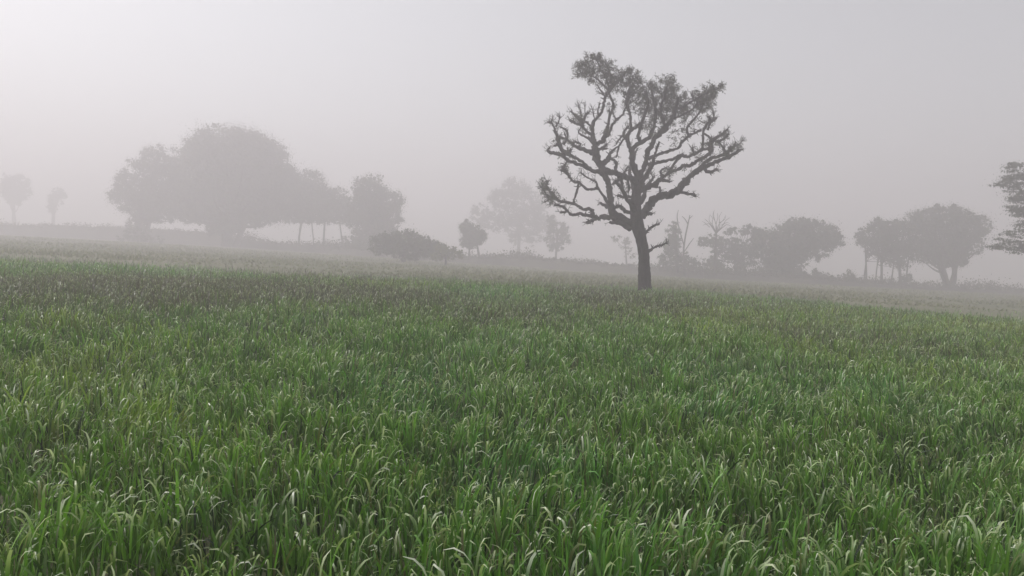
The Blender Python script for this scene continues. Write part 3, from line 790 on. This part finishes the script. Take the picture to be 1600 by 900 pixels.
misty_tree('flattish_tree', 'low wide tree with open gaps beneath, left of the big dense tree', 116,
           [(1136, 380, 26, 14), (1118, 376, 18, 12), (1156, 388, 24, 16), (1150, 362, 22, 8), (1172, 358, 14, 7), (1150, 404, 16, 10), (1162, 414, 16, 14), (1100, 378, 12, 10), (1130, 396, 24, 12), (1110, 408, 14, 10), (1178, 396, 18, 18)],
           [(1117, 2.4, 1118, 378, 1.6), (1150, 2.4, 1148, 385, 1.6), (1164, 2, 1160, 390, 1.2)], 44, leaf=.34, dens=1.0, group=G)
misty_tree('dense_tree', 'big dense tree leafy to the ground on its left and overhanging right', 116,
           [(1235, 368, 44, 28), (1205, 384, 32, 28), (1270, 366, 40, 25), (1296, 372, 24, 20), (1225, 404, 44, 26), (1210, 424, 36, 22), (1262, 392, 36, 20), (1240, 428, 22, 14), (1184, 372, 14, 16), (1250, 350, 34, 12)],
           [(1228, 7, 1232, 380, 4)], 45, dens=1.3, leaf=.45, group=G)
misty_tree('many_stemmed_tree', 'tree on several thin stems left of the umbrella-shaped tree', 116,
           [(1372, 364, 30, 20), (1352, 372, 17, 15), (1400, 372, 30, 26), (1404, 400, 26, 24), (1380, 390, 28, 16), (1398, 354, 26, 12), (1372, 348, 10, 8)],
           [(1349, 1.0, 1357, 372, .7), (1354, 1.5, 1352, 376, 1), (1367, 1.1, 1374, 380, .8), (1377, 2.2, 1378, 385, 1.5), (1391, 1.2, 1399, 392, .8), (1409, 2.4, 1404, 392, 1.6), (1414, 1.2, 1420, 400, .8)], 46, leaf=.38, dens=1.2, group=G)
misty_tree('umbrella_tree', 'broad umbrella-shaped tree on a forked trunk, near the right edge', 119,
           [(1480, 352, 60, 28), (1442, 350, 34, 24), (1520, 356, 30, 26), (1476, 332, 44, 13), (1470, 384, 50, 20), (1438, 388, 24, 24), (1505, 384, 32, 18), (1474, 402, 30, 16), (1496, 406, 18, 14)],
           [(1482, 5.5, 1470, 400, 4), (1484, 5, 1500, 396, 3.5)], 47, dens=1.4, leaf=.4, group=G)

# the nearer tree cut by the right edge of the view: layered sprays on level boughs
misty_tree('layered_tree', 'darker nearer tree with level layered boughs, cut off by the right edge', 62,
           [(1600, 282, 28, 12), (1572, 290, 22, 6), (1640, 275, 50, 22), (1590, 262, 18, 10), (1606, 310, 34, 14), (1585, 326, 34, 5), (1630, 330, 40, 10), (1640, 310, 50, 22), (1598, 365, 28, 12), (1570, 378, 24, 6), (1594, 300, 24, 16), (1600, 334, 24, 8), (1608, 352, 22, 10), (1590, 278, 22, 10),
            (1560, 386, 14, 4), (1625, 380, 40, 13), (1595, 390, 26, 8), (1680, 300, 60, 50), (1690, 370, 60, 28), (1720, 340, 60, 50), (1660, 255, 40, 18)],
           [(1682, 12, 1676, 320, 7)], 48, dens=1.3, leaf=.24, group=G, tint=(0.05, 0.055, 0.034), squash=.26, fringe=1.3, limbs=False, spread=1.7)

# bare trees: trunk and forking twigs
def bare_tree(name, label, d, stems, seed):
    rng = np.random.default_rng(seed)
    k = d / F0
    base = ground_at(stems[0][0][0], d)
    root = thing(name, label, 'tree', base, 'bare trees beyond the field')
    B = np.array(base)
    for i, S in enumerate(stems):
        dd = rng.normal(size=len(S)) * .25
        dd[0] = 0
        P = [np.array(at(a, b, d + e)) - B for (a, b, r), e in zip(S, dd)]
        if i == 0:
            P[0] = np.array([0, 0, -.15])
        pts = catmull(np.array(P), 4)
        r = np.interp(np.linspace(0, 1, len(pts)), np.linspace(0, 1, len(S)), [a[2] for a in S]) * k
        v, q = tube(pts, r, 6, rng, .05)
        link('trunk' if i == 0 else 'limb', mesh_np('stem', v, q, M_FARBARK), root)
    return root
bare_tree('bare_tree', 'thin bare tree with a tall forked stem right of the narrow leafy tree', 110,
          [[(1071, 430, 1.8), (1068, 400, 1.5), (1070, 375, 1.3), (1075, 350, 1.1), (1078, 336, .6)], [(1075, 350, .9), (1070, 342, .7), (1066, 338, .5)], [(1069, 385, 1), (1062, 360, .9), (1058, 340, .7), (1060, 328, .4)],
           [(1077, 342, .7), (1082, 337, .5)], [(1068, 395, .9), (1078, 380, .7), (1084, 372, .4)]], 51)
bare_tree('fan_shaped_tree', 'bare tree with twigs spread like a fan above the low wide tree', 110,
          [[(1117, 430, 2), (1117, 400, 1.7), (1119, 375, 1.5), (1119, 360, 1.2)]] +
          [[(1119, 366 - abs(j), .8), (1119 + dx * .4 + j, 352 + j, .55), (1119 + dx * .75 - j, (352 + y) / 2 - 2, .4), (1119 + dx, y, .22)] for dx, y, j in
           ((-18, 342, 1), (-10, 335, -2), (-3, 328, 1.5), (2, 333, -1), (9, 331, 2), (15, 338, -1.5), (22, 340, 1), (-21, 352, -1), (25, 354, 2))] +
          [[(1112, 350, .5), (1108, 344, .35), (1109, 336, .2)], [(1123, 348, .5), (1129, 345, .35), (1134, 336, .2)], [(1117, 345, .5), (1114, 338, .35), (1115, 330, .2)],
           [(1127, 352, .5), (1135, 348, .35), (1140, 349, .2)], [(1109, 355, .5), (1101, 348, .35), (1097, 346, .2)]], 52)

misty_tree('bush', 'soft bush at the foot of the pale loose-crowned tree on the left', 134, [(216, 366, 24, 13), (240, 374, 22, 10), (196, 372, 18, 9)], [(216, 1.5, 216, 368, 1)], 55, leaf=.3, dens=.9, cat='bush', limbs=False)
misty_tree('bush', 'bush between the great dome-shaped tree and the tall rounded tree', 136, [(545, 378, 22, 12), (560, 384, 22, 10), (528, 384, 16, 7)], [(548, 1.5, 546, 380, 1)], 56, leaf=.3, dens=.9, cat='bush', limbs=False)
misty_tree('bush', 'long low bush behind the half-bare tree, just right of its trunk', 116, [(1034, 418, 18, 10), (1050, 424, 16, 8), (1072, 420, 18, 9), (1092, 424, 16, 8)], [(1036, 1.5, 1036, 420, 1)], 57, leaf=.28, dens=.9, cat='bush', limbs=False)
# small shrubs on the bank
SHR = [(1256, 430, 9, 5, 'low shrub at the foot of the big dense tree, on its right'), (1276, 427, 7, 8, 'small dark shrub between the big dense tree and the many-stemmed tree'),
       (1293, 433, 12, 6, 'low spreading shrub on the bank midway between the two right tree groups'), (1326, 430, 8, 8, 'shrub on the bank just left of the many-stemmed tree'),
       (1416, 433, 8, 7, 'small shrub between the many-stemmed tree and the umbrella-shaped tree'), (1120, 412, 9, 7, 'little shrub under the low wide tree')]
for i, (x, y, rx, ry, lab) in enumerate(SHR):
    misty_tree('shrub', lab, 114, [(x, y, rx, ry), (x + rx * .5, y + 3, rx * .7, ry * .7), (x - rx * .4, y + 4, rx * .7, ry * .6)], [(x, 1, x, y, .6)], 60 + i, leaf=.26, dens=.9, cat='shrub', limbs=False, group='shrubs on the bank')

# ------------------------------------------------------------------ bank and scrub line behind the field
def bank():
    rng = np.random.default_rng(71)
    xs = np.linspace(-420, 2020, 200)
    top_px = np.interp(xs, [-420, 0, 120, 300, 420, 560, 700, 820, 960, 1060, 1200, 1320, 1480, 1600, 2020],
                       [322, 346, 348, 356, 374, 382, 396, 396, 408, 418, 426, 434, 444, 452, 480])
    rows = []
    for x, ty in zip(xs, top_px):
        d = 122 + 10 * math.sin(x * .004) + (30 if x < 300 else 30 * max(0, 1 - (x - 300) / 250))
        g0 = ground_at(x, d - 4); g1 = ground_at(x, d + 5)
        t = at(x, ty + 5 + rng.normal() * 1.0, d)
        hgt = max(.5, t.z - float(gz(t.x, t.y)))
        c = Vector((t.x, t.y, float(gz(t.x, t.y)) + hgt))
        rows.append([(g0.x, g0.y, g0.z - .3), (g0.x * .4 + c.x * .6, g0.y * .4 + c.y * .6, g0.z + hgt * .75), tuple(c), (g1.x, g1.y, g1.z - .3)])
    v = np.array(rows).reshape(-1, 3)
    q = []
    for i in range(len(xs) - 1):
        for j in range(3):
            q.append((i * 4 + j, i * 4 + 4 + j, i * 4 + 5 + j, i * 4 + 1 + j))
    o = link('earth_bank', mesh_np('earth_bank', v, np.array(q), M_BANK))
    o['kind'] = 'structure'
    # scrub along the crest
    R = np.array(rows)
    vs, qs, cs, off = [], [], [], 0
    for i in range(len(xs) - 1):
        tall = 0.35 + 1.9 * float(noise2(np.array([xs[i] * .021]), np.array([2.5]), 81)[0]) ** 2 + (.7 if 1030 < xs[i] < 1190 else 0)
        for _ in range(7):
            t = rng.uniform()
            c = R[i, 2] * (1 - t) + R[i + 1, 2] * t
            f = R[i, 1] * (1 - t) + R[i + 1, 1] * t
            s = rng.uniform()
            p0 = c * s + f * (1 - s)
            sr = rng.uniform(.25, .8) * tall
            nl = int(30 * max(.8, tall))
            p = rng.normal(size=(nl, 3)) * sr * np.array([.6, .6, .5]) + p0 + np.array([0, 0, sr * .4])
            a, b = leaf_quads(p, .26, .6, rng)
            vs.append(a); qs.append(b + off); off += len(a)
            cs.append(tints(nl, np.array((0.075, 0.075, 0.042)) * (1 + rng.normal() * .15), .15, rng))
    s = link('scrub', mesh_np('scrub', np.vstack(vs), np.vstack(qs), M_LEAF, np.vstack(cs), smooth=False))
    s['kind'] = 'stuff'
    s['label'] = 'low dry scrub along the bank behind the field'
    s['category'] = 'scrub'
bank()

# ------------------------------------------------------------------ rough grass between the crop and the bank
def rough_grass():
    rng = np.random.default_rng(91)
    n = 42000
    y = rng.uniform(46, 124, n)
    x = rng.uniform(-.75, .75, n) * y
    k = noise2(x * .12 + 9, y * .12 + 4, 93) + .35 * noise2(x * .7, y * .7, 94)
    ok = k > .35
    x, y, k = x[ok], y[ok], k[ok]
    n = len(x)
    h = rng.uniform(.06, .26, n) * (0.4 + k * .6)
    a = rng.uniform(0, math.pi, n)
    wdt = rng.uniform(.04, .10, n)
    ox, oy = np.cos(a) * wdt, np.sin(a) * wdt
    lx, ly = rng.normal(size=n) * .12, rng.normal(size=n) * .12
    z = gz(x, y) - .03
    V = np.stack([np.stack([x - ox, y - oy, z], 1), np.stack([x + ox, y + oy, z], 1),
                  np.stack([x + ox * .5 + lx, y + oy * .5 + ly, z + h], 1), np.stack([x - ox * .2 + lx * 1.4, y - oy * .2 + ly, z + h * 1.15], 1)], 1).reshape(-1, 3)
    c = np.where(rng.uniform(0, 1, (n, 1)) < .5, np.array([[.15, .17, .07]]), np.array([[.20, .20, .11]])) * (1 + rng.normal(size=(n, 1)) * .2)
    o = link('rough_grass', mesh_np('rough_grass', V, np.arange(4 * n).reshape(n, 4), M_LEAF, np.repeat(np.clip(c, .02, .6), 4, 0), smooth=False))
    o['kind'] = 'stuff'
    o['label'] = 'thin rough grass between the wheat and the bank'
    o['category'] = 'grass'
rough_grass()

# ------------------------------------------------------------------ the mist
def haze():
    import bmesh
    m = bpy.data.materials.new('haze')
    m.use_nodes = True
    t = m.node_tree
    t.nodes.clear()
    out = t.nodes.new('ShaderNodeOutputMaterial')
    pv = t.nodes.new('ShaderNodeVolumePrincipled')
    pv.inputs['Color'].default_value = HAZE_COLOR
    pv.inputs['Density'].default_value = HAZE_DENSITY
    pv.inputs['Anisotropy'].default_value = HAZE_ANISO
    t.links.new(pv.outputs[0], out.inputs['Volume'])
    me = bpy.data.meshes.new('haze')
    bm = bmesh.new()
    bmesh.ops.create_cube(bm, size=1.0)
    bm.to_mesh(me); bm.free()
    me.materials.append(m)
    o = link('haze', me)
    zlo, zhi = -8.0, 34.0
    o.scale = (2 * HALF + 20, 2 * HALF + 20, zhi - zlo)
    o.location = (0, 0, (zlo + zhi) / 2)
    o['kind'] = 'stuff'
    o['label'] = 'pale grey morning mist over the whole field'
    o['category'] = 'mist'
haze()
